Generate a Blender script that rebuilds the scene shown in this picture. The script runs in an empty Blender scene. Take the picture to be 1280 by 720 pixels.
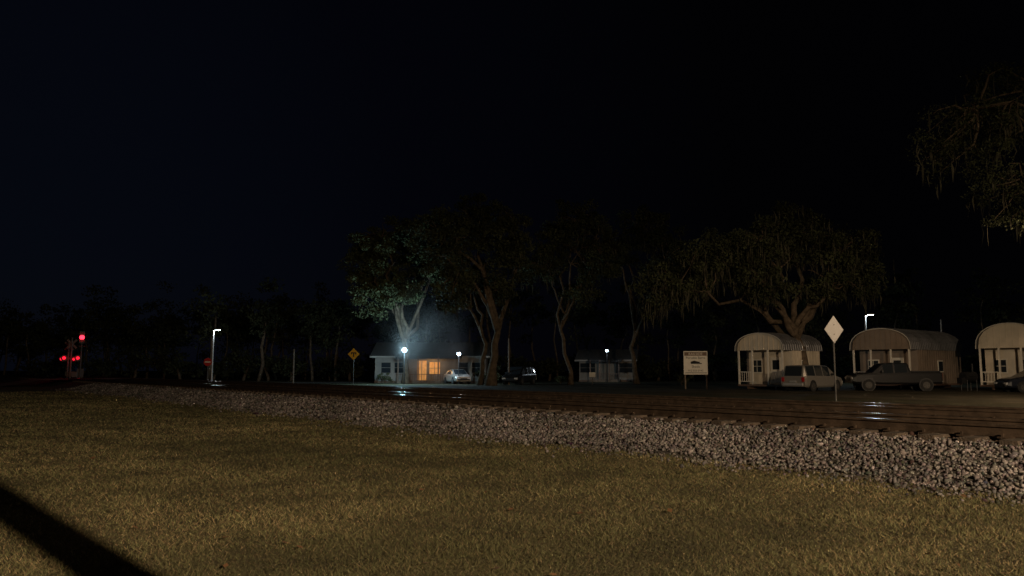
import bpy, bmesh, math, random
import numpy as np
from mathutils import Vector, Matrix, noise as mnoise

random.seed(7)
rng = np.random.default_rng(7)
scene = bpy.context.scene
scene.view_settings.view_transform = 'Standard'
scene.view_settings.look = 'None'
scene.view_settings.exposure = 0

# ------------------------------------------------------------ frame of the railway line
U = Vector((-0.627, 0.779, 0)).normalized()      # along the track (towards the crossing)
N = Vector((0.779, 0.627, 0)).normalized()       # away from the lawn
YAW = math.atan2(-N.x, N.y)                      # local +Y -> N
def TF(s, o, z=0.0):
    v = U * s + N * o
    return Vector((v.x, v.y, z))

# ------------------------------------------------------------ materials
def mat(name, col, rough=0.8, metal=0.0, var=0.0, scale=8.0, bump=0.0, bscale=40.0, emis=None, estr=0.0,
        spec=0.5, col2=None, vcol=False, detail=6):
    m = bpy.data.materials.new(name); m.use_nodes = True
    nt = m.node_tree; b = nt.nodes['Principled BSDF']
    b.inputs['Roughness'].default_value = rough
    b.inputs['Metallic'].default_value = metal
    b.inputs['Specular IOR Level'].default_value = spec
    tc = nt.nodes.new('ShaderNodeTexCoord')
    c1 = (*col, 1)
    if col2 is None: col2 = tuple(max(0, c * (1 - var)) for c in col)
    nz = nt.nodes.new('ShaderNodeTexNoise'); nz.inputs['Scale'].default_value = scale
    nz.inputs['Detail'].default_value = detail
    nt.links.new(tc.outputs['Object'], nz.inputs['Vector'])
    rp = nt.nodes.new('ShaderNodeValToRGB')
    rp.color_ramp.elements[0].position = 0.35; rp.color_ramp.elements[1].position = 0.65
    rp.color_ramp.elements[0].color = (*col2, 1); rp.color_ramp.elements[1].color = c1
    nt.links.new(nz.outputs['Fac'], rp.inputs['Fac'])
    out = rp.outputs['Color']
    if vcol:
        at = nt.nodes.new('ShaderNodeAttribute'); at.attribute_name = 'tint'
        mx = nt.nodes.new('ShaderNodeMix'); mx.data_type = 'RGBA'; mx.blend_type = 'MULTIPLY'
        mx.inputs[0].default_value = 1.0
        nt.links.new(out, mx.inputs[6]); nt.links.new(at.outputs['Color'], mx.inputs[7])
        out = mx.outputs[2]
    nt.links.new(out, b.inputs['Base Color'])
    if bump > 0:
        n2 = nt.nodes.new('ShaderNodeTexNoise'); n2.inputs['Scale'].default_value = bscale
        n2.inputs['Detail'].default_value = 8
        nt.links.new(tc.outputs['Object'], n2.inputs['Vector'])
        bp = nt.nodes.new('ShaderNodeBump'); bp.inputs['Strength'].default_value = bump
        bp.inputs['Distance'].default_value = 0.05
        nt.links.new(n2.outputs['Fac'], bp.inputs['Height'])
        nt.links.new(bp.outputs['Normal'], b.inputs['Normal'])
    if emis:
        b.inputs['Emission Color'].default_value = (*emis, 1)
        b.inputs['Emission Strength'].default_value = estr
    return m

M_lawn = mat('lawn_soil', (0.105, 0.09, 0.052), 0.95, col2=(0.06, 0.052, 0.033), scale=1.2, bump=0.9, bscale=30, spec=0.1, detail=10)
M_blade = mat('grass_blade', (0.205, 0.178, 0.095), 0.85, col2=(0.13, 0.12, 0.062), scale=0.35, vcol=True, spec=0.1)
M_far = mat('verge', (0.06, 0.055, 0.032), 0.95, col2=(0.03, 0.03, 0.018), scale=0.5, bump=0.8, bscale=12, spec=0.1, detail=10)
M_asph = mat('asphalt', (0.085, 0.078, 0.07), 0.85, var=0.35, scale=1.5, bump=0.3, bscale=60, spec=0.3)
M_dirt = mat('sandy_dirt', (0.30, 0.19, 0.10), 0.95, col2=(0.17, 0.11, 0.065), scale=0.9, bump=0.6, bscale=18, spec=0.1)
M_lot = mat('lot_surface', (0.075, 0.065, 0.045), 0.95, col2=(0.035, 0.033, 0.022), scale=0.4, bump=0.6, bscale=14, spec=0.1, detail=9)
M_bed = mat('ballast_bed', (0.11, 0.095, 0.085), 0.95, col2=(0.05, 0.044, 0.038), scale=14, bump=1.0, bscale=22, spec=0.1)
M_bedt = mat('track_bed_soiled', (0.13, 0.092, 0.06), 0.95, col2=(0.05, 0.037, 0.026), scale=9, bump=1.0, bscale=22, spec=0.1)
M_rock = mat('ballast_stone', (0.30, 0.262, 0.25), 0.9, var=0.4, scale=5, vcol=True, spec=0.2)
M_rust = mat('rusty_rail', (0.07, 0.047, 0.032), 0.85, var=0.5, scale=5, bump=0.2, spec=0.15)
M_shine = mat('rail_head', (0.40, 0.36, 0.32), 0.24, metal=1.0, var=0.3, scale=3)
M_tie = mat('timber_tie', (0.10, 0.072, 0.052), 0.9, var=0.5, scale=6, bump=0.5)
M_paint = mat('road_paint', (0.2, 0.19, 0.17), 0.9, var=0.5, scale=3, spec=.1)
M_bark = mat('bark', (0.13, 0.098, 0.068), 0.95, var=0.5, scale=3, bump=0.9, bscale=9, spec=0.1)
M_leaf = mat('foliage', (0.06, 0.068, 0.032), 0.7, col2=(0.04, 0.045, 0.022), scale=0.6, vcol=True, spec=0.1)
M_moss = mat('spanish_moss', (0.075, 0.07, 0.048), 0.95, var=0.3, scale=1, vcol=True, spec=0.05)
M_white = mat('white_paint', (0.72, 0.67, 0.58), 0.6, var=0.15, scale=2, bump=0.05)
M_housewall = mat('house_siding', (0.26, 0.24, 0.215), 0.7, var=0.4, scale=.7)
M_cream = mat('cream_siding', (0.66, 0.58, 0.46), 0.65, var=0.2, scale=1.2)
M_trim = mat('brown_trim', (0.16, 0.10, 0.07), 0.7, var=0.2)
M_metalroof = mat('metal_roof', (0.24, 0.24, 0.25), 0.5, metal=0.5, var=0.35, scale=1.0)
M_tan = mat('tan_siding', (0.24, 0.185, 0.14), 0.7, var=0.2, scale=1.4)
M_glass = mat('dark_glass', (0.02, 0.025, 0.03), 0.08, spec=0.8)
M_galv = mat('galvanised_steel', (0.45, 0.45, 0.45), 0.5, metal=0.4, var=0.15, scale=4)
M_dull = mat('weathered_steel', (0.09, 0.085, 0.08), 0.7, metal=0.3, var=0.3, scale=4)
M_alu = mat('sign_aluminium', (0.66, 0.64, 0.62), 0.55, metal=0.1, var=0.1, scale=3)
M_black = mat('black_paint', (0.012, 0.012, 0.013), 0.5, var=0.2)
M_rubber = mat('rubber', (0.02, 0.02, 0.02), 0.9, var=0.2)
M_yel = mat('yellow_sign', (0.75, 0.42, 0.02), 0.4, var=0.08)
M_red = mat('red_sign', (0.5, 0.03, 0.03), 0.4, var=0.08)
M_wood = mat('weathered_wood', (0.2, 0.15, 0.11), 0.9, var=0.4, scale=5, bump=0.5)
M_shingle = mat('roof_shingle', (0.05, 0.047, 0.045), 0.9, var=0.4, scale=5, bump=0.4)
M_cool = mat('lamp_cool', (0.9, 0.95, 1), 0.5, emis=(0.6, 0.85, 1.0), estr=30)
M_cool2 = mat('lamp_cool_dim', (0.9, 0.95, 1), 0.5, emis=(0.65, 0.87, 1.0), estr=7)
M_redlamp = mat('lamp_red', (0.6, 0.01, 0.02), 0.4, emis=(1.0, 0.012, 0.035), estr=1.6)
M_tail = mat('tail_light', (0.35, 0.01, 0.01), 0.3)
M_headl = mat('head_light', (0.6, 0.6, 0.6), 0.15)
M_lit = mat('lit_interior', (0.6, 0.35, 0.15), 0.8, col2=(0.3, 0.15, 0.06), scale=2.0, emis=(1.0, 0.43, 0.11), estr=0.34)

# ------------------------------------------------------------ mesh helpers
class MB:
    def __init__(s): s.v = []; s.f = []; s.m = []
    def box(s, c, d, mi=0, rz=0.0, M=None):
        cx, cy, cz = c; dx, dy, dz = d[0]/2, d[1]/2, d[2]/2
        b = len(s.v); R = Matrix.Rotation(rz, 3, 'Z')
        for x, y, z in [(-1,-1,-1),(1,-1,-1),(1,1,-1),(-1,1,-1),(-1,-1,1),(1,-1,1),(1,1,1),(-1,1,1)]:
            p = R @ Vector((x*dx, y*dy, z*dz))
            if M is not None: p = M @ p
            s.v.append((p.x+cx, p.y+cy, p.z+cz))
        for f in [(0,3,2,1),(4,5,6,7),(0,1,5,4),(1,2,6,5),(2,3,7,6),(3,0,4,7)]:
            s.f.append([b+i for i in f]); s.m.append(mi)
    def tube(s, pts, rad, seg=8, mi=0, cap=True):
        pts = [Vector(p) for p in pts]; b = len(s.v)
        for i, p in enumerate(pts):
            if i == 0: d = pts[1]-p
            elif i == len(pts)-1: d = p-pts[i-1]
            else: d = pts[i+1]-pts[i-1]
            d = d.normalized() if d.length > 1e-6 else Vector((0,0,1))
            a = Vector((1,0,0)) if abs(d.x) < 0.8 else Vector((0,1,0))
            e1 = d.cross(a).normalized(); e2 = d.cross(e1)
            for k in range(seg):
                t = 2*math.pi*k/seg
                q = p + (e1*math.cos(t)+e2*math.sin(t))*rad[i]
                s.v.append(tuple(q))
        for i in range(len(pts)-1):
            for k in range(seg):
                a0 = b+i*seg+k; a1 = b+i*seg+(k+1) % seg
                s.f.append([a0, a1, a1+seg, a0+seg]); s.m.append(mi)
        if cap:
            s.f.append([b+k for k in range(seg)][::-1]); s.m.append(mi)
            e = b+(len(pts)-1)*seg
            s.f.append([e+k for k in range(seg)]); s.m.append(mi)
    def poly(s, pts, mi=0):
        b = len(s.v); s.v += [tuple(p) for p in pts]; s.f.append(list(range(b, b+len(pts)))); s.m.append(mi)
    def prism(s, pts, depth, mi=0):
        b = len(s.v); n = len(pts)
        s.v += [(x, 0, z) for x, z in pts] + [(x, depth, z) for x, z in pts]
        s.f.append([b+i for i in range(n)]); s.m.append(mi)
        s.f.append([b+n+i for i in range(n)][::-1]); s.m.append(mi)
        for i in range(n):
            j = (i+1) % n
            s.f.append([b+i, b+n+i, b+n+j, b+j]); s.m.append(mi)
    def obj(s, name, mats, parent=None, smooth=False, bevel=0.0, loc=None, rz=0.0):
        me = bpy.data.meshes.new(name); me.from_pydata(s.v, [], s.f)
        for m in mats: me.materials.append(m)
        me.polygons.foreach_set('material_index', s.m)
        if smooth: me.polygons.foreach_set('use_smooth', [True]*len(s.f))
        me.update()
        o = bpy.data.objects.new(name, me); scene.collection.objects.link(o)
        if parent: o.parent = parent
        if loc is not None: o.location = loc
        o.rotation_euler[2] = rz
        if bevel > 0:
            md = o.modifiers.new('b', 'BEVEL'); md.width = bevel; md.segments = 2; md.limit_method = 'ANGLE'
        return o

def empty(name, loc=(0,0,0), rz=0.0):
    e = bpy.data.objects.new(name, None); scene.collection.objects.link(e)
    e.location = loc; e.rotation_euler[2] = rz; e.empty_display_size = 0.2
    return e

def sphere(name, r, loc, m, parent=None, sc=(1,1,1)):
    me = bpy.data.meshes.new(name); bm = bmesh.new()
    bmesh.ops.create_uvsphere(bm, u_segments=16, v_segments=10, radius=r); bm.to_mesh(me); bm.free()
    for p in me.polygons: p.use_smooth = True
    me.materials.append(m); o = bpy.data.objects.new(name, me); scene.collection.objects.link(o)
    o.location = loc; o.scale = sc
    if parent: o.parent = parent
    return o

def point(name, loc, power, col, parent=None, r=0.1):
    l = bpy.data.lights.new(name, 'POINT'); l.energy = power; l.color = col; l.shadow_soft_size = r
    o = bpy.data.objects.new(name, l); scene.collection.objects.link(o); o.location = loc
    if parent: o.parent = parent
    return o

def np_mesh(name, V, F, m, tint=None, parent=None):
    me = bpy.data.meshes.new(name); c = F.shape[1]
    me.vertices.add(len(V)); me.vertices.foreach_set('co', V.astype(np.float32).ravel())
    me.loops.add(F.size); me.loops.foreach_set('vertex_index', F.astype(np.int32).ravel())
    me.polygons.add(len(F)); me.polygons.foreach_set('loop_start', np.arange(0, F.size, c, dtype=np.int32))
    me.polygons.foreach_set('loop_total', np.full(len(F), c, dtype=np.int32))
    if tint is not None:
        a = me.color_attributes.new('tint', 'FLOAT_COLOR', 'POINT')
        t = np.ones((len(V), 4), np.float32); t[:, :3] = tint
        a.data.foreach_set('color', t.ravel())
    me.materials.append(m); me.update(calc_edges=True)
    o = bpy.data.objects.new(name, me); scene.collection.objects.link(o)
    if parent: o.parent = parent
    return o

# ------------------------------------------------------------ ground, roads
g = MB(); g.poly([(-900,-900,0),(900,-900,0),(900,900,0),(-900,900,0)])
g.obj('ground', [M_far])

def strip(name, s0, s1, o0, o1, z, m, n=1):
    b = MB()
    b.poly([TF(s0,o0,z), TF(s0,o1,z), TF(s1,o1,z), TF(s1,o0,z)][::-1])
    ob = b.obj(name, [m])
    return ob
strip('lawn', -60, 120, -60, 10.6, 0.004, M_lawn)
strip('dirt_shoulder', -80, 300, 20.4, 27.5, 0.004, M_dirt)
strip('road', -80, 300, 27.5, 33.5, 0.008, M_asph)
b = MB()
for o_ in (27.7, 33.2):
    b.poly([TF(-80,o_,.012), TF(-80,o_+.1,.012), TF(300,o_+.1,.012), TF(300,o_,.012)][::-1])
b.obj('road_markings', [M_paint])
strip('side_street', 76, 84, -60, 10.3, 0.012, M_asph)
strip('crossing_pavement', 76, 84, 10.3, 19.9, 0.60, M_asph)
strip('side_street', 76, 84, 21.0, 140, 0.016, M_asph)
strip('parking_lot', -22, 36, 38, 56, 0.006, M_lot)
b = MB()
for (oa, za, ob_, zb) in ((7.0, 0.016, 10.3, 0.598), (19.9, 0.598, 24.0, 0.02)):
    b.poly([TF(76,oa,za), TF(76,ob_,zb), TF(84,ob_,zb), TF(84,oa,za)][::-1])
b.obj('crossing_ramp', [M_asph])

# ------------------------------------------------------------ embankment
prof = [(10.3,0.0),(10.9,0.10),(12.1,0.36),(12.3,0.40),(15.1,0.42),(16.0,0.36),(16.4,0.42),(19.6,0.42),(20.0,0.36),(21.2,0.0)]
emb = MB(); S = np.concatenate([np.arange(-40,60,0.4), np.arange(60,300,5)])
for s in S:
    for i,(o_,z) in enumerate(prof):
        j = mnoise.noise(Vector((s*0.7,o_*2,0)))*0.12 if i < 3 else 0
        p = TF(s, o_+j, max(0.0, z + (mnoise.noise(Vector((s*1.3,o_*3,5)))*0.05 if i else 0)))
        emb.v.append(tuple(p))
nP = len(prof)
for i in range(len(S)-1):
    for k in range(nP-1):
        a = i*nP+k
        emb.f.append([a, a+1, a+nP+1, a+nP][::-1]); emb.m.append(0 if k < 3 else 1)
emb.obj('railroad_embankment', [M_bed, M_bedt], smooth=True)

# ------------------------------------------------------------ track
def track(oc):
    e = empty('railroad_track')
    zt = 0.44
    t = MB()
    for s in np.arange(-30, 110, 0.55):
        if 75.5 < s < 84.5: continue
        c = TF(s, oc, zt-0.03 + random.uniform(-.01,.01))
        t.box(c, (0.23, 2.6, 0.13), 0, rz=YAW + math.radians(random.uniform(-1.5,1.5)))
    t.obj('ties', [M_tie], e)
    for side in (-0.75, 0.75):
        r = MB(); o_ = oc+side
        pf = [(-.07,0),(-.07,.015),(-.012,.035),(-.012,.125),(-.037,.135),(-.037,.172),(.037,.172),(.037,.135),(.012,.125),(.012,.035),(.07,.015),(.07,0)]
        nn = len(pf)
        Ss = [-40, 0, 40, 80, 300]
        for s in Ss:
            for (a, z) in pf: r.v.append(tuple(TF(s, o_+a, zt+0.036+z)))
        for i in range(len(Ss)-1):
            for k in range(nn):
                a0 = i*nn+k; a1 = i*nn+(k+1) % nn
                r.f.append([a0,a1,a1+nn,a0+nn][::-1]); r.m.append(1 if k == 5 else 0)
        for s in np.arange(-10, 60, 0.55):
            r.box(TF(s, o_, zt+.03), (.2,.36,.02), 0, rz=YAW)
            r.box(TF(s+.05, o_-.1, zt+.06), (.03,.04,.05), 0, rz=YAW)
        r.obj('rail', [M_rust, M_shine], e)
track(13.5); track(17.9)

# ------------------------------------------------------------ ballast stones (one object)
bm = bmesh.new(); bmesh.ops.create_icosphere(bm, subdivisions=1, radius=1); bm.verts.ensure_lookup_table()
ico_v = np.array([v.co[:] for v in bm.verts]); ico_f = np.array([[v.index for v in f.verts] for f in bm.faces]); bm.free()
def rocks(name, m):
    n0 = 135000
    s = rng.uniform(-8, 66, n0); keep = rng.uniform(size=n0) < np.where(s < 12, 1.0, np.clip(12/s, .2, 1)**1.2); s = s[keep]; n = len(s)
    edge = .35*np.sin(s*.9+np.sin(s*.37)*2)*.5 + .25*np.sin(s*2.3+1.0)*.5
    lo = 10.25 + edge
    o_ = lo + (12.4-lo)*rng.uniform(0,1,n)**.9
    sc_ = rng.uniform(size=n) < 0.11
    o_ = np.where(sc_, lo + .2 - np.abs(rng.normal(0, 0.5, n)), o_)
    bed = rng.uniform(size=n) < 0.30
    o_ = np.where(bed, rng.uniform(12.3, 16.4, n), o_)
    sc_ &= ~bed
    z = np.interp(o_, [10.3, 10.9, 12.1, 12.3, 15.1, 16.0, 16.4], [0.0, 0.10, 0.36, 0.40, .41, .36, .41])
    r = rng.uniform(0.012, 0.033, n) * (1 + np.clip((s-10)/40, 0, 1)*0.9)
    r = np.where(rng.uniform(size=n) < 0.05, r*1.6, r)
    A = rng.normal(size=(n,3,3)); Q, _ = np.linalg.qr(A)
    scl = np.stack([r*rng.uniform(.8,1.5,n), r, r*rng.uniform(.5,.9,n)], 1)
    V = ico_v[None]*(1+rng.uniform(-.3,.22,(n,12,1)))*scl[:,None,:]
    V = np.einsum('nij,nkj->nki', Q, V)
    c = np.stack([U.x*s+N.x*o_, U.y*s+N.y*o_, z+r*0.3+rng.uniform(0,.02,n)], 1)
    V = V + c[:,None,:]
    F = ico_f[None]+np.arange(n)[:,None,None]*12
    patch = .8+.25*np.sin(s*1.7+o_*3)*np.sin(o_*5+s*.6)
    base = (rng.uniform(0.25, 1.2, n)*patch)[:,None]
    base = np.where(rng.uniform(size=(n,1))<.06, base*1.7, base)
    tint = base*np.array([1,1,1])+rng.normal(0,.03,(n,3))
    tint = np.where(bed[:,None], tint*np.array([.5,.36,.27]), tint)
    tint = np.where(sc_[:,None], tint*.75, tint)
    tint = np.clip(tint, .05, 1.9)
    return np_mesh(name, V.reshape(-1,3), F.reshape(-1,3), m, np.repeat(tint, 12, 0))
rocks('ballast_gravel', M_rock)

# ------------------------------------------------------------ grass blades (one object)
def grass():
    n = 760000
    th = rng.uniform(-0.80, 0.80, n)
    r = 4.3*np.exp(rng.uniform(size=n)*math.log(60/4.3))
    x = r*np.sin(th); y = r*np.cos(th)
    oo = x*N.x+y*N.y; ss = x*U.x+y*U.y
    lim = 10.45+.2*np.sin(ss*1.9)*np.sin(ss*.6+1)
    k = oo < lim + rng.normal(0,.18,n)
    x, y, r = x[k], y[k], r[k]; n = len(x)
    cl = np.sin(x*2.1+np.sin(y*1.7))*np.cos(y*2.6+np.sin(x*3.1))*0.5+0.5
    cl2 = np.sin(x*.6+1+np.sin(y*.45)*2)*np.cos(y*.5+.8*np.sin(x*.4))*0.5+0.5
    h = rng.uniform(.012,.040,n)*(0.7+0.5*cl)*(1+r*0.010)
    w = rng.uniform(.0016,.0036,n)*np.clip(r/6,1,6)
    a = rng.uniform(0,2*np.pi,n); lean = rng.uniform(0.3,1.8,n)*h
    la = rng.uniform(0,2*np.pi,n)
    p0 = np.stack([x-np.cos(a)*w, y-np.sin(a)*w, np.full(n,.003)],1)
    p1 = np.stack([x+np.cos(a)*w, y+np.sin(a)*w, np.full(n,.003)],1)
    p2 = np.stack([x+np.cos(la)*lean, y+np.sin(la)*lean, h],1)
    V = np.stack([p0,p1,p2],1).reshape(-1,3); F = np.arange(n*3).reshape(-1,3)
    base = rng.uniform(.4,1.35,(n,1))*(0.68+.32*cl[:,None])*(0.72+.42*cl2[:,None])
    dry = (rng.uniform(size=(n,1)) < 0.2+.2*cl2[:,None])
    tint = base*np.where(dry, np.array([[1.5,1.25,1.3]]), np.array([[.93,1.0,.9]]))
    np_mesh('grass', V, F, M_blade, np.repeat(tint,3,0))
grass()
n = 240
th = rng.uniform(-.8,.8,n); r = 4.5*np.exp(rng.uniform(size=n)*1.7)
V = []
for i in range(n):
    x, y = r[i]*math.sin(th[i]), r[i]*math.cos(th[i])
    if x*N.x+y*N.y > 10.2: continue
    s_ = random.uniform(.02,.05); a = random.uniform(0,6.28)
    e1 = Vector((math.cos(a),math.sin(a),random.uniform(-.4,.4)))*s_; e2 = Vector((-math.sin(a),math.cos(a),random.uniform(-.4,.4)))*s_*.6
    c = Vector((x,y,.035)); V += [c-e1, c+e2, c+e1, c-e2]
V = np.array([v[:] for v in V])
np_mesh('fallen_leaves', V, np.arange(len(V)).reshape(-1,4), mat('dead_leaf',(0.16,0.075,0.03),.8,var=.5,scale=3))

# ------------------------------------------------------------ trees
def leaf_cloud(centres, radii, per, size, rg, tintbase=1.0):
    C = np.repeat(centres, per, 0); R = np.repeat(radii, per)
    n = len(C)
    d = rg.normal(size=(n,3)); d /= np.linalg.norm(d,axis=1,keepdims=True)
    P = C + d*(R*rg.uniform(.15,1,n)**.6)[:,None]*np.array([1,1,.65])
    a = rg.normal(size=(n,3)); a /= np.linalg.norm(a,axis=1,keepdims=True)
    b = np.cross(a, rg.normal(size=(n,3))); b /= np.linalg.norm(b,axis=1,keepdims=True)
    s = rg.uniform(.5,1.2,n)[:,None]*size
    V = np.stack([P-a*s, P-b*s*.5, P+a*s, P+b*s*.5],1).reshape(-1,3)
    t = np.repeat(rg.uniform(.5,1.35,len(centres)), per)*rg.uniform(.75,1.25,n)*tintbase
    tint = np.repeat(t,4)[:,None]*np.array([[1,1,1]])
    return V, np.arange(n*4).reshape(-1,4), tint

def bent(p0, p1, rg, k=6, amp=.12):
    p0 = Vector(p0); p1 = Vector(p1); L = (p1-p0).length
    out = []; off = Vector((0,0,0))
    for i in range(k+1):
        t = i/k
        if 0 < i < k: off += Vector(rg.normal(size=3)*L*amp/k*1.5)
        else: off = off*(0 if i == 0 else .5)
        out.append(p0.lerp(p1,t)+off+Vector((0,0,L*.10*math.sin(math.pi*t))))
    return out

def tree(name, x, y, fork, tr, blobs, nclump, per, leaf, seed, moss=0, lean=(0,0), crad=(.5,1.1), tb=1.0):
    rg = np.random.default_rng(seed)
    e = empty(name, (x,y,0)); b = MB()
    top = Vector((lean[0], lean[1], fork))
    tp = bent((0,0,-.1), top, rg, 5, .1)
    b.tube(tp, [tr*1.5]+[tr*(1-.07*i) for i in range(1,6)], 10)
    limbs = []
    for (cx,cy,cz,rx,ry,rz_) in blobs:
        start = tp[-1] if rg.uniform() < .6 else tp[-2]
        end = Vector((cx,cy,cz+rz_*.25))
        lp = bent(start, end, rg, 7, .22)
        r0 = tr*.62
        b.tube(lp, [r0*(1-.11*i) for i in range(8)], 7)
        limbs.append(lp)
    cents = []; rads = []
    vol = np.array([bb[3]*bb[4]*bb[5] for bb in blobs])**.67; vol /= vol.sum()
    allp = [p for lp in limbs for p in lp[2:]]
    for bi, bb in enumerate(blobs):
        for _ in range(int(nclump*vol[bi])):
            d = rg.normal(size=3); d /= np.linalg.norm(d)
            q = np.array(bb[:3])+d*np.array(bb[3:])*rg.uniform(.35,1.12)
            cents.append(q); rads.append(rg.uniform(*crad))
            if rg.uniform() < .6:
                pq = Vector(q); near = min(allp, key=lambda p:(p-pq).length)
                br = bent(near, pq, rg, 4, .25)
                b.tube(br, [.08,.06,.045,.03,.012], 5, cap=False)
    b.obj('trunk_and_limbs', [M_bark], e, smooth=True)
    cents = np.array(cents); rads = np.array(rads)
    V,F,T = leaf_cloud(cents, rads, per, leaf, rg, tb)
    np_mesh('foliage', V, F, M_leaf, T, e)
    if moss:
        pick = cents[rg.integers(0,len(cents),moss)]
        n = moss
        P = pick+rg.normal(size=(n,3))*np.array([.5,.5,.2])
        L = rg.uniform(.3,1.4,n); w = rg.uniform(.02,.06,n); a = rg.uniform(0,6.28,n)
        dx = np.stack([np.cos(a)*w,np.sin(a)*w,0*a],1); j = rg.normal(size=(n,3))*.08
        dn = np.stack([0*a,0*a,-L],1)
        V = np.stack([P-dx*.4, P+dn*.45-dx+j, P+dn, P+dn*.45+dx+j],1).reshape(-1,3)
        t = np.repeat(rg.uniform(.5,1.2,n),4)[:,None]*np.ones((1,3))
        np_mesh('spanish_moss', V, np.arange(n*4).reshape(-1,4), M_moss, t, e)
    return e

# oak beside the lit house (greenish, lit from below; leaf tint also raised to look lit)
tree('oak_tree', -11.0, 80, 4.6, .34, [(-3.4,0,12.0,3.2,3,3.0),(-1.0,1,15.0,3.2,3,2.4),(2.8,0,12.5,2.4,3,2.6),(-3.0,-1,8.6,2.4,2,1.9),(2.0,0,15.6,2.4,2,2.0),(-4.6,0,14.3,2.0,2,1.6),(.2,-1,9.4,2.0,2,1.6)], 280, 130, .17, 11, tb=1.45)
# tall central oak, forked trunk
tree('oak_tree', -1.9, 70, 5.6, .42, [(-4.6,0,13.0,2.8,3,3.0),(-1.5,1,15.2,3.0,3,2.2),(1.6,0,12.6,2.0,3,3.2),(-2.9,-1,9.4,2.2,2,1.8),(.8,0,8.6,1.3,2,1.4)], 210, 120, .16, 12, moss=500, lean=(.5,0), tb=.9)
tree('oak_tree', -3.0, 72, 4.4, .26, [(-2.6,0,8.2,1.9,2,1.6),(-.6,1,10.2,2.0,2,1.8)], 50, 90, .16, 13, moss=150, tb=.9)
tree('oak_tree', 5.6, 74, 6.2, .22, [(-2.6,0,11.3,2.4,2.5,2.4),(.3,0,15.2,3.2,3,2.5),(3.0,0,12.2,2.4,2.6,2.6),(1.0,0,9.0,1.7,2,1.2)], 150, 110, .16, 14, moss=500, lean=(-.4,0), tb=.9)
tree('oak_tree', 12.6, 78, 5.2, .26, [(-2.6,0,13.2,3,2.5,2.6),(1.3,0,15.5,3.2,3,2.5),(3.8,0,12.2,2.4,2.6,2.6)], 130, 110, .16, 15, moss=400, tb=.8)
# live oak with moss in front of the sheds
tree('live_oak_tree', 21.9, 57, 4.6, .4, [(-10.2,0,7.2,2.4,3,1.7),(-7.4,0,9.0,3.0,3,2.1),(-4.4,-1,10.6,3.2,3,2.1),(-1.0,1,11.6,3.2,3,2.2),(2.6,0,10.2,2.8,3,2.2),(4.0,0,8.0,1.7,2.5,1.4),(-3.4,-1.5,7.4,2.4,2,1.2),(1.2,-2,7.2,2.2,2,1.1)], 310, 120, .14, 16, moss=3000, lean=(-.9,0), tb=.9)
# near tree whose boughs enter at the right edge
tree('live_oak_tree', 29.5, 36, 5.5, .5, [(-7.6,0,12.6,2.6,3,1.9),(-4.6,0,9.6,2.8,3,1.7),(-4.0,1,14.6,3.2,3,2.2),(-1.4,0,7.8,2.3,2,1.3),(1.0,0,13.0,4,4,3.4),(4,1,10.5,3,3,2.4)], 290, 130, .085, 17, moss=900, tb=.75, crad=(.4,1.0))

def treeline(name, pts, seed):
    rg = np.random.default_rng(seed); e = empty(name); b = MB(); C = []; R = []
    for (x,y,h,w) in pts:
        tr = rg.uniform(.12,.26)
        tp = bent((x,y,0),(x+rg.uniform(-.8,.8),y,h*.62),rg,5,.1)
        b.tube(tp,[tr*(1-.12*i) for i in range(6)],6)
        for _ in range(int(6+w*3)):
            d = rg.normal(size=3); d /= np.linalg.norm(d)
            q = np.array([x,y,h*.62])+d*np.array([w*1.15,w,h*.36])*rg.uniform(.2,1)
            C.append(q); R.append(rg.uniform(.9,1.8))
    b.obj('trunks',[M_bark],e,smooth=True)
    V,F,T = leaf_cloud(np.array(C),np.array(R),60,.27,rg,.6)
    np_mesh('foliage',V,F,M_leaf,T,e)
rg0 = np.random.default_rng(5)
pts = []
for i in range(54):
    t = i/53; x = -100+80*t+rg0.uniform(-2,2); y = 130-14*t+rg0.uniform(-14,16)
    pts.append((x,y,rg0.uniform(8,15)+t*3,rg0.uniform(2.6,4.6)))
for px in (-37.5,-31,-24.8,-22.4):
    pts.append((px, 96+rg0.uniform(-4,4), rg0.uniform(11,14), 3.0))
for i in range(38):
    t = i/37; x = -18+110*t; y = 112-22*t+rg0.uniform(-10,10)
    pts.append((x,y,rg0.uniform(12,17),rg0.uniform(2.5,4)))
treeline('distant_trees', pts, 3)
pts = [(x, 99+rg0.uniform(-3,3), rg0.uniform(2.4,4.2), 2.2) for x in np.arange(-60,80,3.6)]
treeline('distant_undergrowth', pts, 4)

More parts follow.
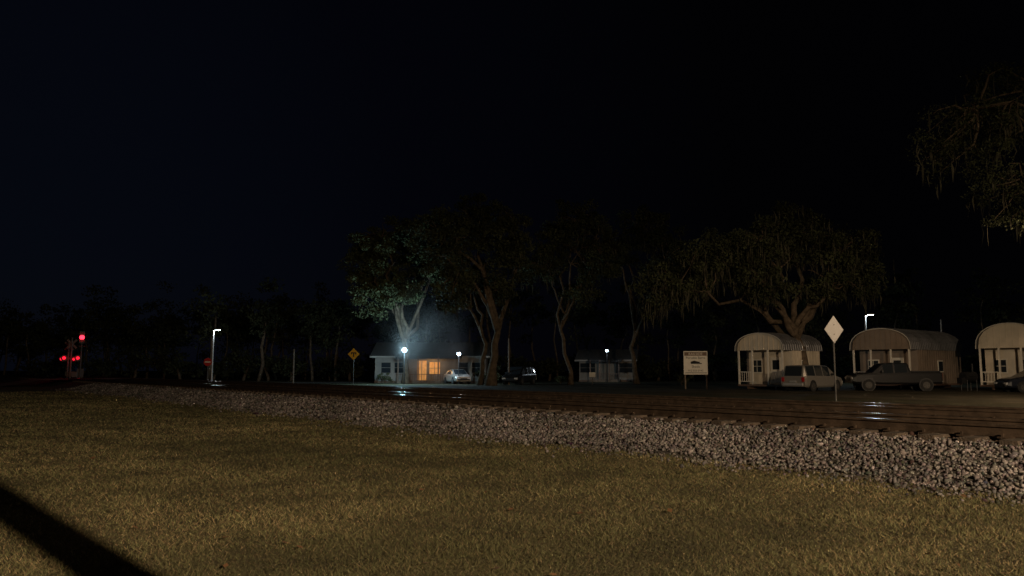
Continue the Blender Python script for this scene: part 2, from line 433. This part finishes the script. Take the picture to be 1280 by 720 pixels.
# ------------------------------------------------------------ portable barn cabins
def arch(w, he, hr, n=10):
    pts = []
    for i in range(n+1):
        t = math.pi*i/n
        x = math.cos(t)*w/2; z = he+(hr-he)*abs(math.sin(t))**.75
        pts.append((x,z))
    return pts
def barn_cabin(x, y, w, L, he, hr, wallm, rz=YAW, porch=1.2):
    e = empty('barn_shed', (x,y,0), rz); zb = .35
    b = MB()
    ol = [(-w/2+.03,zb),(w/2-.03,zb)]+arch(w-.06,he,hr-.06)
    b.prism(ol, .08, 0); b.v = [(a,c+porch,d) for a,c,d in b.v]
    s0 = len(b.v); b.prism(ol, .08, 0)
    for i in range(s0,len(b.v)): a,c,d = b.v[i]; b.v[i] = (a,c+L-.08,d)
    for sx in (-1,1):
        b.box((sx*(w/2-.05), (porch+L)/2, (zb+he)/2), (.06, L-porch-.17, he-zb), 0)
        for k in range(int((L-porch)/.4)):
            b.box((sx*(w/2-.005), porch+.25+k*.4, (zb+he)/2), (.03,.05,he-zb-.01), 0)
    b.box((0, L/2, zb-.07), (w-.02, L-.02, .13), 2)
    for sx in (-1,1): b.box((sx*w*.3, L/2, .14), (.14, L-.3, .28), 2)
    ga = arch(w-.08,he,hr-.04); low = he-.02
    s0 = len(b.v); b.prism([(-w/2+.05,low),(w/2-.05,low)]+ga, .07, 0)
    for sx in (-1,-.36,.36,1): b.box((sx*(w/2-.12), .06, (zb+low)/2-.002), (.11,.11,low-zb-.006), 1)
    for s_ in (-1,1):
        cx = s_*w*.335
        for zz in (zb+.22, zb+.92): b.box((cx,.06,zz),(w*.27,.05,.06),1)
        for k in range(6): b.box((cx-w*.12+k*w*.048,.06,zb+.57),(.03,.03,.64),1)
    for k in range(int(w/.4)):
        xx = -w/2+.3+k*.4
        zz = he+(hr-he)*max(0,1-(2*xx/w)**2)**.375-.12
        b.box((xx,-.012,(low+zz)/2),(.04,.025,zz-low-.04),0)
    b.obj('walls', [wallm, M_white, M_trim], e)
    d = MB()
    d.box((w*.16,porch-.03,zb+1.0),(.95,.05,2.0),0); d.box((w*.16,porch-.065,zb+1.45),(.55,.02,.7),1)
    d.box((-w*.25,porch-.03,zb+1.35),(.9,.05,1.05),0); d.box((-w*.25,porch-.065,zb+1.35),(.74,.02,.88),1)
    d.box((-w*.25,porch-.08,zb+1.35),(.74,.012,.04),0); d.box((-w*.25,porch-.085,zb+1.35),(.04,.012,.88),0)
    d.box((w/2+.03,L*.55,zb+1.35),(.05,.9,.9),0); d.box((w/2+.06,L*.55,zb+1.35),(.02,.76,.76),1)
    d.obj('door_and_windows',[M_white,M_glass],e)
    r = MB(); out = arch(w+.22,he-.06,hr,14); inn = arch(w+.12,he-.06,hr-.05,14)
    y0, y1 = -.14, L+.12; n = len(out)
    for yy in (y0,y1):
        r.v += [(a,yy,c) for a,c in out]+[(a,yy,c) for a,c in inn]
    for i in range(n-1):
        r.f += [[i,i+1,2*n+i+1,2*n+i],[n+i+1,n+i,3*n+i,3*n+i+1],[i+1,i,n+i,n+i+1],[2*n+i,2*n+i+1,3*n+i+1,3*n+i]]; r.m += [0,0,1,1]
    r.f += [[0,2*n,3*n,n],[n-1,2*n-1,4*n-1,3*n-1]]; r.m += [0,0]
    yy = y0+.12
    while yy < y1:
        rp = arch(w+.26,he-.06,hr+.025,14)
        r.tube([(a,yy,c) for a,c in rp],[.03]*len(rp),4); r.m[-(14*4+2):] = [0]*(14*4+2)
        yy += .3
    r.obj('metal_roof',[M_metalroof,M_white],e)
    return e
barn_cabin(18.3, 57.0, 3.9, 5.0, 2.9, 4.15, M_cream)
barn_cabin(28.2, 59.0, 4.5, 9.0, 3.0, 4.6, M_tan)
barn_cabin(35.2, 54.5, 4.1, 8.0, 3.0, 4.75, M_cream)

# ------------------------------------------------------------ houses
def house(x, y, w, dp, he, hr, rz, lit):
    e = empty('house', (x,y,0), rz); b = MB()
    b.box((0,dp/2,he/2),(w,dp,he),0)
    for k in range(int(he/.2)): b.box((0,dp/2,.1+k*.2),(w+.02,dp+.02,.02),0)
    b.box((0,dp/2,.1),(w+.1,dp+.1,.24),1)
    b.obj('walls',[M_housewall,M_trim],e)
    r = MB(); ov=.5
    for s_ in (-1,1):
        pts = [(-w/2-ov, dp/2+s_*(dp/2+ov), he-.12),(w/2+ov, dp/2+s_*(dp/2+ov), he-.12),(w/2+ov,dp/2,hr),(-w/2-ov,dp/2,hr)]
        r.poly(pts,0); r.poly([(a,c,d+.12) for a,c,d in pts],0)
    for sx in (-1,1):
        r.poly([(sx*w/2,0,he),(sx*w/2,dp,he),(sx*w/2,dp/2,hr)],1)
    r.box((0,-ov-.02,he-.08),(w+2*ov,.04,.18),1)
    r.obj('roof',[M_shingle,M_housewall],e)
    p = MB(); pw = w*.55
    p.box((0,-1.1,.15),(pw,2.1,.28),1)
    for k in range(4): p.box((-pw/2+.1+k*(pw-.2)/3,-2.0,he/2+.1),(.12,.12,he-.4),0)
    p.poly([(-pw/2-.2,-2.3,he-.32),(pw/2+.2,-2.3,he-.32),(pw/2+.2,-.02,he+.1),(-pw/2-.2,-.02,he+.1)],2)
    p.poly([(-pw/2-.2,-2.3,he-.22),(pw/2+.2,-2.3,he-.22),(pw/2+.2,-.02,he+.2),(-pw/2-.2,-.02,he+.2)],2)
    p.box((0,-2.02,.95),(pw,.05,.06),0)
    for k in range(int(pw/.25)): p.box((-pw/2+.12+k*.25,-2.02,.6),(.03,.03,.66),0)
    p.obj('porch',[M_trim,M_wood,M_shingle],e)
    d = MB()
    wins = [(-w*.4,1.0),(-w*.28,1.0),(w*.3,1.0),(w*.42,1.0)]
    for (xx,ww) in wins:
        d.box((xx,-.03,1.65),(ww+.2,.06,1.3),0); d.box((xx,-.07,1.65),(ww,.02,1.1),1)
        d.box((xx,-.085,1.65),(ww,.012,.04),0)
    if lit:
        d.box((-.9,-.04,1.35),(1.0,.05,2.1),2); d.box((.5,-.04,1.6),(1.2,.05,1.3),2)
        for q in (-.1,.5,1.1): d.box((q,-.08,1.6),(.06,.03,1.36),0)
        d.box((.5,-.085,1.6),(1.2,.02,.05),0); d.box((-.9,-.08,1.35),(.06,.03,2.1),0)
    else:
        d.box((.2,-.04,1.3),(.95,.05,2.05),0)
    d.obj('windows_and_doors',[M_housewall,M_glass,M_lit],e)
    return e
house(-8.9, 84, 12, 7, 2.9, 4.4, 0.0, True)
house(11.2, 92, 6.4, 6, 2.6, 3.8, math.radians(-12), False)

def post_lamp(x, y, z, power, col, m, r=.16):
    e = empty('yard_lamp', (x,y,0)); b = MB()
    b.tube([(0,0,0),(0,0,z-.25)],[.06,.045],8); b.tube([(0,0,z-.28),(0,0,z-.12)],[.13,.15],10)
    b.tube([(0,0,z+.13),(0,0,z+.2)],[.15,.03],10)
    b.obj('post',[M_black],e)
    sphere('globe', r, (0,0,z), m, e)
    point('bulb', (-.1,-.38,z), power, col, e, .12)
post_lamp(-10.6, 76, 3.35, 1700, (.5,.83,1.0), M_cool, .22)
post_lamp(-5.3, 77, 3.0, 260, (.75,.85,1.0), M_cool, .17)
post_lamp(10.9, 88.5, 3.6, 80, (.8,.9,1.0), M_cool2, .16)
point('porch_bulb', (-8.6, 82.8, 2.4), 45, (1,.55,.2), None, .08)

# ------------------------------------------------------------ street lamps
def street_lamp(x, y, h, arm, power, col, m, rz=0, big=1.0):
    e = empty('street_lamp', (x,y,0), rz); b = MB()
    b.tube([(0,0,0),(0,0,h*.5),(0,0,h-.1)],[.11,.09,.07],10)
    b.tube([(0,0,h-.35),(arm*.5,0,h-.02),(arm,0,h)],[.045,.04,.035],8)
    b.box((arm+.18,0,h+.02),(.55*big,.26*big,.12),0)
    b.obj('pole',[M_galv],e,smooth=False)
    l = MB(); l.box((arm+.2,0,h-.06),(.42,.22,.05),0); l.obj('lens',[m],e,bevel=.02)
    point('bulb',(arm+.2,0,h-.2),power,col,e,.1)
    return e
street_lamp(-33.4, 86, 5.9, .3, 260, (.85,.95,1.0), M_cool2, 0)
street_lamp(35.0, 76, 6.9, .4, 650, (.75,.9,1.0), M_cool2, 0)
# roadside lamp just beyond the right edge of the view, lighting the shed lot; head enlarged to shade the tree crowns
street_lamp(27.5, 31.5, 7.5, .8, 3000, (1.0,.70,.45), mat('lamp_warm', (1,.8,.6), .5, emis=(1,.72,.42), estr=10), math.radians(120), 2.6)

# yard floodlight with an added hood behind the camera: lights lawn, track and the sheds
e = empty('flood_lamp', (11.7,-10.0,0)); b = MB(); LZ = 8.0
b.tube([(0,-.4,0),(0,-.4,LZ+.6)],[.14,.1],12); b.tube([(0,-.4,LZ+.3),(0,0,LZ+.2)],[.04,.04],8)
Rh = Matrix.Rotation(math.radians(-2.0),3,'X')
b.box((0,.1,LZ+.13),(1.6,1.4,.05),0,M=Rh)  # unseen plate added to keep the flood light off the tree crowns
b.obj('pole_and_hood',[M_galv],e)
point('bulb',(0,0,LZ),27500,(1.0,.76,.49),e,.10)

e = empty('utility_pole', (3.75,-1.45,0)); b = MB()
b.tube([(0,0,0),(0,0,4),(0,0,9)],[.15,.14,.11],12)
b.box((0,0,8.3),(2.2,.1,.12),0)
for q in (-.95,-.4,.4,.95): b.tube([(q,0,8.36),(q,0,8.52)],[.04,.03],8)
b.obj('pole_and_crossarm',[M_wood],e)

# ------------------------------------------------------------ signs
e = empty('diamond_sign', (13.5,32.2,0), math.radians(28)); b = MB()
b.tube([(0,.05,0),(0,.05,3.4)],[.03,.03],8,1)
c = 3.12; q = .58
b.prism([(0,c-q),(q,c),(0,c+q),(-q,c)],.012,0)
b.tube([(0,-.02,c+.2),(0,0,c+.2)],[.018,.018],6,1); b.tube([(0,-.02,c-.2),(0,0,c-.2)],[.018,.018],6,1)
b.obj('plate_and_post',[M_alu,mat('aged_post',(.2,.19,.18),.7,metal=.3,var=.4,scale=3)],e)
e = empty('warning_sign', (-15.0,73,0), math.radians(0)); b = MB()
b.tube([(0,.05,0),(0,.05,3.2)],[.035,.035],8,1)
c = 2.9; q = .56
b.prism([(0,c-q),(q,c),(0,c+q),(-q,c)],.012,0)
b.box((0,-.006,c-.08),(.11,.008,.36),2); b.box((0,-.006,c+.12),(.5,.008,.11),2)
b.box((.2,-.007,c+.03),(.1,.008,.1),2); b.box((-.2,-.007,c+.03),(.1,.008,.1),2)
b.obj('plate_and_post',[M_yel,M_dull,M_black],e)
e = empty('no_entry_sign', (-28.4,72,0)); b = MB()
b.tube([(0,.05,0),(0,.05,2.6)],[.035,.035],8,1)
ring = [(.38*math.cos(2*math.pi*i/24), 2.15+.38*math.sin(2*math.pi*i/24)) for i in range(24)]
s0=len(b.v); b.prism(ring,.01,0)
b.box((0,-.006,2.15),(.54,.008,.13),2)
b.obj('plate_and_post',[M_red,M_dull,M_white],e)
e = empty('business_sign', (13.8,58,0), math.radians(-8)); b = MB()
for sx in (-.78,.78): b.box((sx,.06,1.4),(.1,.1,2.8),1)
b.box((0,0,1.95),(1.75,.04,1.75),0)
b.box((0,-.024,2.62),(1.65,.008,.28),3); b.box((0,-.024,1.2),(1.6,.008,.05),2)
b.tube([(-.35,-.03,1.98),(-.1,-.03,2.02),(.3,-.03,1.98)],[.05,.1,.04],8,2)
b.box((.05,-.026,1.9),(.8,.008,.08),2)
b.obj('board',[M_white,M_wood,M_black,M_trim],e)
def text(s, size, loc, m, parent):
    cu = bpy.data.curves.new('lettering','FONT'); cu.body = s; cu.size = size; cu.align_x = 'CENTER'; cu.extrude = .002
    cu.materials.append(m); o = bpy.data.objects.new('lettering',cu); scene.collection.objects.link(o)
    o.location = loc; o.rotation_euler = (math.pi/2,0,0); o.parent = parent
text('RAILSIDE',.26,(0,-.03,2.53),M_white,e); text('Portable Barns',.24,(0,-.03,2.25),M_black,e)
text('Sheds',.26,(0,-.03,1.58),M_black,e); text('912 555 0142',.2,(0,-.03,1.3),M_black,e)
e = empty('notice_sign', (7.9,76,0)); b = MB(); b.tube([(0,.03,0),(0,.03,1.1)],[.03,.03],6,1); b.box((0,0,.95),(.6,.02,.45),0)
b.obj('plate_and_post',[M_white,M_wood],e)
for (x,y,h) in ((-.3,74,4.4),(-23.2,82,3.6),(42.5,76,6.4)):
    b = MB(); b.tube([(0,0,0),(0,0,h)],[.09,.07],8); b.box((0,0,h-.1),(.16,.16,.06),0)
    b.obj('wooden_post',[M_wood],loc=(x,y,0))

# ------------------------------------------------------------ crossing signal
def crossing_signal(x, y, rz):
    e = empty('crossing_signal', (x,y,0), rz); b = MB()
    b.tube([(0,0,0),(0,0,4.4)],[.08,.07],10,0); b.box((0,0,.15),(.5,.5,.3),0)
    for a in (45,-45):
        Rr = Matrix.Rotation(math.radians(a),3,'Y'); b.box((0,.11 if a>0 else .13,3.8),(1.1,.015,.18),0,M=Rr)
    b.box((0,-.02,2.5),(1.3,.06,.06),0)
    for sx in (-.55,.55):
        b.tube([(sx,-.05,2.5),(sx,-.07,2.5)],[.28,.28],20,2)
        b.tube([(sx,-.08,2.5),(sx,-.3,2.54)],[.16,.19],14,2,cap=False)
    b.box((.35,.1,1.0),(.4,.5,.5),0)
    b.obj('mast_and_crossbuck',[M_dull,M_dull,M_black],e)
    for sx in (-.55,.55): sphere('lens',.15,(sx,-.14,2.5),M_redlamp,e,(1,.4,1))
    point('red_glow',(0,-.8,2.5),14,(1,.01,.03),e,.15)
crossing_signal(-40.6, 71, math.radians(25))
crossing_signal(-44.6, 77.5, math.radians(18))
e = empty('railroad_signal', (-49.2,88,0), math.radians(28)); b = MB()
b.tube([(0,0,0),(0,0,5.8)],[.1,.09],10,0); b.box((0,-.1,5.1),(.5,.25,1.35),1); b.box((0,.3,.8),(.7,.5,1.5),0)
for zz in (4.7,5.1,5.5): b.tube([(0,-.23,zz),(0,-.45,zz+.03)],[.14,.16],12,1,cap=False)
b.box((0,-.05,4.1),(.7,.6,.04),0)
b.obj('mast_and_head',[M_dull,M_black],e); sphere('lens',.26,(0,-.3,5.1),mat('lamp_red_bright', (0.6, 0.01, 0.02), 0.4, emis=(1.0, 0.03, 0.06), estr=3.5),e,(1,.4,1)); point('red_glow',(0,-.8,5.1),50,(1,.01,.03),e,.1)

# ------------------------------------------------------------ vehicles (front = +X local)
def vehicle(name, x, y, rz, st, paint, wb, wr, w, bed=None, z0=0.0):
    e = empty(name, (x,y,z0), rz); b = MB(); K = 12
    for (sx,hw,zb,zl,zt,ht,kd) in st:
        half = [(hw*.9,zb),(hw,zb+.12),(hw,zl-.12),(hw*.96,zl),(ht,zt-.05),(ht*.86,zt)]
        b.v += [(sx,a,c) for a,c in half]+[(sx,-a,c) for a,c in half[::-1]]
    for i in range(len(st)-1):
        k0, k1 = st[i][6], st[i+1][6]
        for k in range(K):
            j = (k+1)%K
            f = [i*K+k,i*K+j,(i+1)*K+j,(i+1)*K+k]
            mi = 0
            if k in (3,7) and k0=='c': mi = 1
            if k == 5 and ((k0=='w') or (k0=='r')): mi = 1
            if k == 11: mi = 2
            b.f.append(f); b.m.append(mi)
    b.f.append(list(range(K))); b.m.append(0)
    b.f.append([(len(st)-1)*K+k for k in range(K)][::-1]); b.m.append(0)
    b.obj('body',[paint,M_glass,M_black],e,smooth=False,bevel=.025)
    wh = MB()
    for wx in wb:
        for sy in (-1,1):
            yy = sy*w
            wh.tube([(wx,yy-sy*.25,wr+.02),(wx,yy+sy*.012,wr+.02)],[wr+.06,wr+.06],22,0)
            wh.tube([(wx,yy-sy*.2,wr),(wx,yy+sy*.02,wr),(wx,yy+sy*.035,wr)],[wr,wr,wr*.9],22,2)
            wh.tube([(wx,yy+sy*.02,wr),(wx,yy+sy*.045,wr)],[wr*.62,wr*.56],16,1)
            for k in range(5):
                a = k*2*math.pi/5
                wh.box((wx+math.cos(a)*wr*.33,yy+sy*.048,wr+math.sin(a)*wr*.33),(.05,.012,.05),0)
    wh.obj('wheels',[M_black,M_dull,M_rubber],e)
    d = MB(); f0 = st[-1]; r0 = st[0]
    for sy in (-1,1):
        d.box((f0[0]-.02,sy*f0[1]*.78,f0[3]-.12),(.12,.34,.16),1)
        d.box((r0[0]+.02,sy*r0[1]*.86,r0[3]-.16),(.1,.2,.3),0)
        mx = [s_ for s_ in st if s_[6]=='w'][0][0]
        d.box((mx+.1,sy*(w+.1),st[2][3]+.08),(.12,.2,.14),2)
    d.box((f0[0],0,f0[2]+.12),(.14,f0[1]*1.7,.16),2); d.box((r0[0],0,r0[2]+.12),(.14,r0[1]*1.7,.16),3)
    d.box((f0[0]+.01,0,f0[3]-.16),(.06,f0[1]*.9,.2),2); d.box((r0[0]-.01,0,r0[3]-.3),(.04,.5,.13),3)
    d.obj('lamps_bumpers_mirrors',[M_tail,M_headl,M_black,M_galv],e,bevel=.015)
    if bed:
        t = MB(); x0,x1,zl = bed
        t.box(((x0+x1)/2,0,zl+.012),(x1-x0,w*1.6,.01),0)
        for sy in (-1,1): t.box(((x0+x1)/2,sy*w*.9,zl+.05),(x1-x0,.08,.09),1)
        t.box((x0,0,zl+.05),(.07,w*1.8-.1,.09),1)
        t.obj('bed',[M_black,paint],e)
    return e
P_silver = mat('silver_paint',(0.36,0.34,0.31),.3,metal=.5,var=.05,scale=3)
P_black = mat('dark_paint',(0.013,0.0135,0.015),.28,metal=.1,var=.05,scale=3)
P_navy = mat('navy_paint',(0.012,0.015,0.025),.28,metal=.1,var=.05,scale=3)
hw=.93
van = [(-2.4,hw*.92,.35,.95,1.0,hw*.8,'r'),(-2.2,hw,.28,1.05,1.68,hw*.76,'p'),(-2.1,hw,.28,1.05,1.72,hw*.78,'c'),(-1.15,hw,.25,1.03,1.76,hw*.8,'p'),(-1.07,hw,.25,1.03,1.76,hw*.8,'c'),
       (-.2,hw,.25,1.02,1.75,hw*.8,'p'),(-.12,hw,.25,1.02,1.75,hw*.8,'c'),(.7,hw,.25,1.0,1.70,hw*.78,'w'),(1.55,hw,.28,1.0,1.06,hw*.85,'b'),(2.2,hw*.95,.3,.88,.94,hw*.8,'b'),(2.42,hw*.85,.35,.72,.76,hw*.7,'b')]
vehicle('minivan', 20.6, 53.0, math.radians(38), van, P_silver, (-1.5,1.5), .34, hw)
vehicle('parked_car', .7, 75, math.radians(-112), van, P_black, (-1.5,1.5), .34, hw)
hw=.98
pk = [(-2.9,hw*.97,.55,1.22,1.24,hw*.93,'b'),(-2.85,hw,.5,1.25,1.27,hw*.93,'b'),(-.95,hw,.45,1.25,1.27,hw*.93,'b'),(-.93,hw,.45,1.25,1.3,hw*.9,'r'),(-.8,hw,.45,1.25,1.86,hw*.76,'p'),(-.68,hw,.45,1.25,1.9,hw*.78,'c'),
      (.1,hw,.45,1.22,1.92,hw*.78,'p'),(.2,hw,.45,1.22,1.92,hw*.78,'c'),(.85,hw,.45,1.2,1.87,hw*.77,'w'),(1.55,hw,.48,1.2,1.26,hw*.86,'b'),(2.6,hw*.97,.5,1.12,1.18,hw*.84,'b'),(2.85,hw*.9,.55,.98,1.02,hw*.8,'b')]
vehicle('pickup_truck', 26.3, 53.5, math.radians(172), pk, P_black, (-1.85,1.85), .4, hw, bed=(-2.8,-1.0,1.27))
hw=.9
sd = [(-2.3,hw*.9,.35,.85,.9,hw*.8,'b'),(-2.1,hw,.3,.98,1.04,hw*.85,'b'),(-1.6,hw,.26,1.0,1.06,hw*.85,'r'),(-.95,hw,.24,.98,1.42,hw*.72,'c'),(-.15,hw,.22,.96,1.47,hw*.74,'p'),(-.07,hw,.22,.96,1.47,hw*.74,'c'),
      (.5,hw,.22,.94,1.42,hw*.73,'w'),(1.3,hw,.26,.92,.98,hw*.84,'b'),(2.1,hw*.94,.28,.8,.85,hw*.8,'b'),(2.32,hw*.82,.32,.66,.7,hw*.7,'b')]
vehicle('parked_car', 34.0, 50, math.radians(176), sd, P_navy, (-1.4,1.42), .32, hw)
vehicle('parked_car', -5.6, 79.2, math.radians(-70), sd, P_silver, (-1.4,1.42), .32, hw)
e = empty('barbecue_smoker', (31.3,53,0), math.radians(15)); b = MB()
b.tube([(-.5,0,.95),(-.48,0,.95),(.48,0,.95),(.5,0,.95)],[.2,.34,.34,.2],16); b.box((-.62,0,.7),(.34,.4,.4),0)
b.tube([(.35,0,1.2),(.35,0,1.85)],[.06,.06],8)
for sx in (-.4,.4):
    for sy in (-.25,.25): b.tube([(sx,sy,0),(sx,sy,.75)],[.03,.03],6)
b.tube([(-.3,-.4,1.0),(.3,-.4,1.0)],[.02,.02],6); b.obj('smoker_body',[M_black],e)

def shrub(x,y,h,w,seed):
    rg = np.random.default_rng(seed); e = empty('shrub',(x,y,0)); b=MB()
    for k in range(5): b.tube([(0,0,0),(rg.uniform(-w,w)*.4,rg.uniform(-w,w)*.4,h*.7)],[.04,.02],5)
    b.obj('stems',[M_bark],e)
    c = rg.normal(size=(14,3))*np.array([w*.35,w*.35,h*.2])+np.array([0,0,h*.55]); c[:,2]=np.clip(c[:,2],.2,h)
    V,F,T = leaf_cloud(c, rg.uniform(.2,.42,14), 70, .07, rg); np_mesh('foliage',V,F,M_leaf,T,e)
shrub(-1.6,76.5,1.6,1.0,32); shrub(-3.0,81,1.4,1.6,33); shrub(5.0,79,.9,1.4,34); shrub(15.8,72,1.2,1.2,35); shrub(-13.6,82,1.3,1.5,36)

# ------------------------------------------------------------ thin mist round the yard lamp (soft-edged)
m = bpy.data.materials.new('mist'); m.use_nodes = True; nt = m.node_tree
nt.nodes.remove(nt.nodes['Principled BSDF']); vs = nt.nodes.new('ShaderNodeVolumeScatter')
vs.inputs['Anisotropy'].default_value = .2
tc = nt.nodes.new('ShaderNodeTexCoord'); gr = nt.nodes.new('ShaderNodeTexGradient'); gr.gradient_type = 'QUADRATIC_SPHERE'
nt.links.new(tc.outputs['Object'], gr.inputs[0])
nz = nt.nodes.new('ShaderNodeTexNoise'); nz.inputs['Scale'].default_value = 2.6; nz.inputs['Detail'].default_value = 3
nt.links.new(tc.outputs['Object'], nz.inputs['Vector'])
mr = nt.nodes.new('ShaderNodeMapRange'); mr.inputs[1].default_value=.4; mr.inputs[2].default_value=.65; mr.inputs[3].default_value=.15; mr.inputs[4].default_value=1
nt.links.new(nz.outputs['Fac'], mr.inputs[0])
mu = nt.nodes.new('ShaderNodeMath'); mu.operation='MULTIPLY'; nt.links.new(gr.outputs['Fac'], mu.inputs[0]); nt.links.new(mr.outputs[0], mu.inputs[1])
mu2 = nt.nodes.new('ShaderNodeMath'); mu2.operation='MULTIPLY'; mu2.inputs[1].default_value=.06; nt.links.new(mu.outputs[0], mu2.inputs[0])
nt.links.new(mu2.outputs[0], vs.inputs['Density'])
nt.links.new(vs.outputs[0], nt.nodes['Material Output'].inputs['Volume'])
sphere('mist',1,(-8.6,76.6,5.4),m,None,(6.0,4,6.0))

# ------------------------------------------------------------ world, moon, camera
w = bpy.data.worlds.new('World'); scene.world = w; w.use_nodes = True; nt = w.node_tree
bg = nt.nodes['Background']; sky = nt.nodes.new('ShaderNodeTexSky'); sky.sky_type = 'NISHITA'
sky.sun_disc = False; sky.sun_elevation = math.radians(-7); sky.sun_rotation = math.radians(-38)
# town sky-glow: a blue night gradient by direction, stronger low down and towards the north-west
tc = nt.nodes.new('ShaderNodeTexCoord'); dp = nt.nodes.new('ShaderNodeVectorMath'); dp.operation = 'DOT_PRODUCT'
v = Vector((-.60,.78,.12)).normalized(); dp.inputs[1].default_value = v
nt.links.new(tc.outputs['Generated'], dp.inputs[0])
rp = nt.nodes.new('ShaderNodeValToRGB'); el = rp.color_ramp.elements
el[0].position = .6; el[0].color = (.0005,.0005,.0008,1)
el[1].position = 1.0; el[1].color = (.0014,.0021,.0044,1)
q_ = el.new(.87); q_.color = (.0008,.0010,.0024,1)
nt.links.new(dp.outputs['Value'], rp.inputs['Fac'])
b1 = nt.nodes.new('ShaderNodeBackground'); nt.links.new(rp.outputs['Color'], b1.inputs['Color']); b1.inputs['Strength'].default_value = 1.0
ad = nt.nodes.new('ShaderNodeAddShader')
nt.links.new(sky.outputs[0], bg.inputs['Color']); bg.inputs['Strength'].default_value = .02
nt.links.new(bg.outputs[0], ad.inputs[0]); nt.links.new(b1.outputs[0], ad.inputs[1])
nt.links.new(ad.outputs[0], nt.nodes['World Output'].inputs['Surface'])
l = bpy.data.lights.new('moon','SUN'); l.energy = .004; l.angle = math.radians(.5); l.color = (.8,.88,1)
o = bpy.data.objects.new('moon',l); scene.collection.objects.link(o); o.rotation_euler = (math.radians(50),0,math.radians(30))

cam = bpy.data.cameras.new('camera'); cam.lens = 27; cam.sensor_width = 36; cam.clip_end = 3000
co = bpy.data.objects.new('camera',cam); scene.collection.objects.link(co)
co.location = (0,0,1.45); co.rotation_euler = (math.radians(90+6.06),0,0)
scene.camera = co
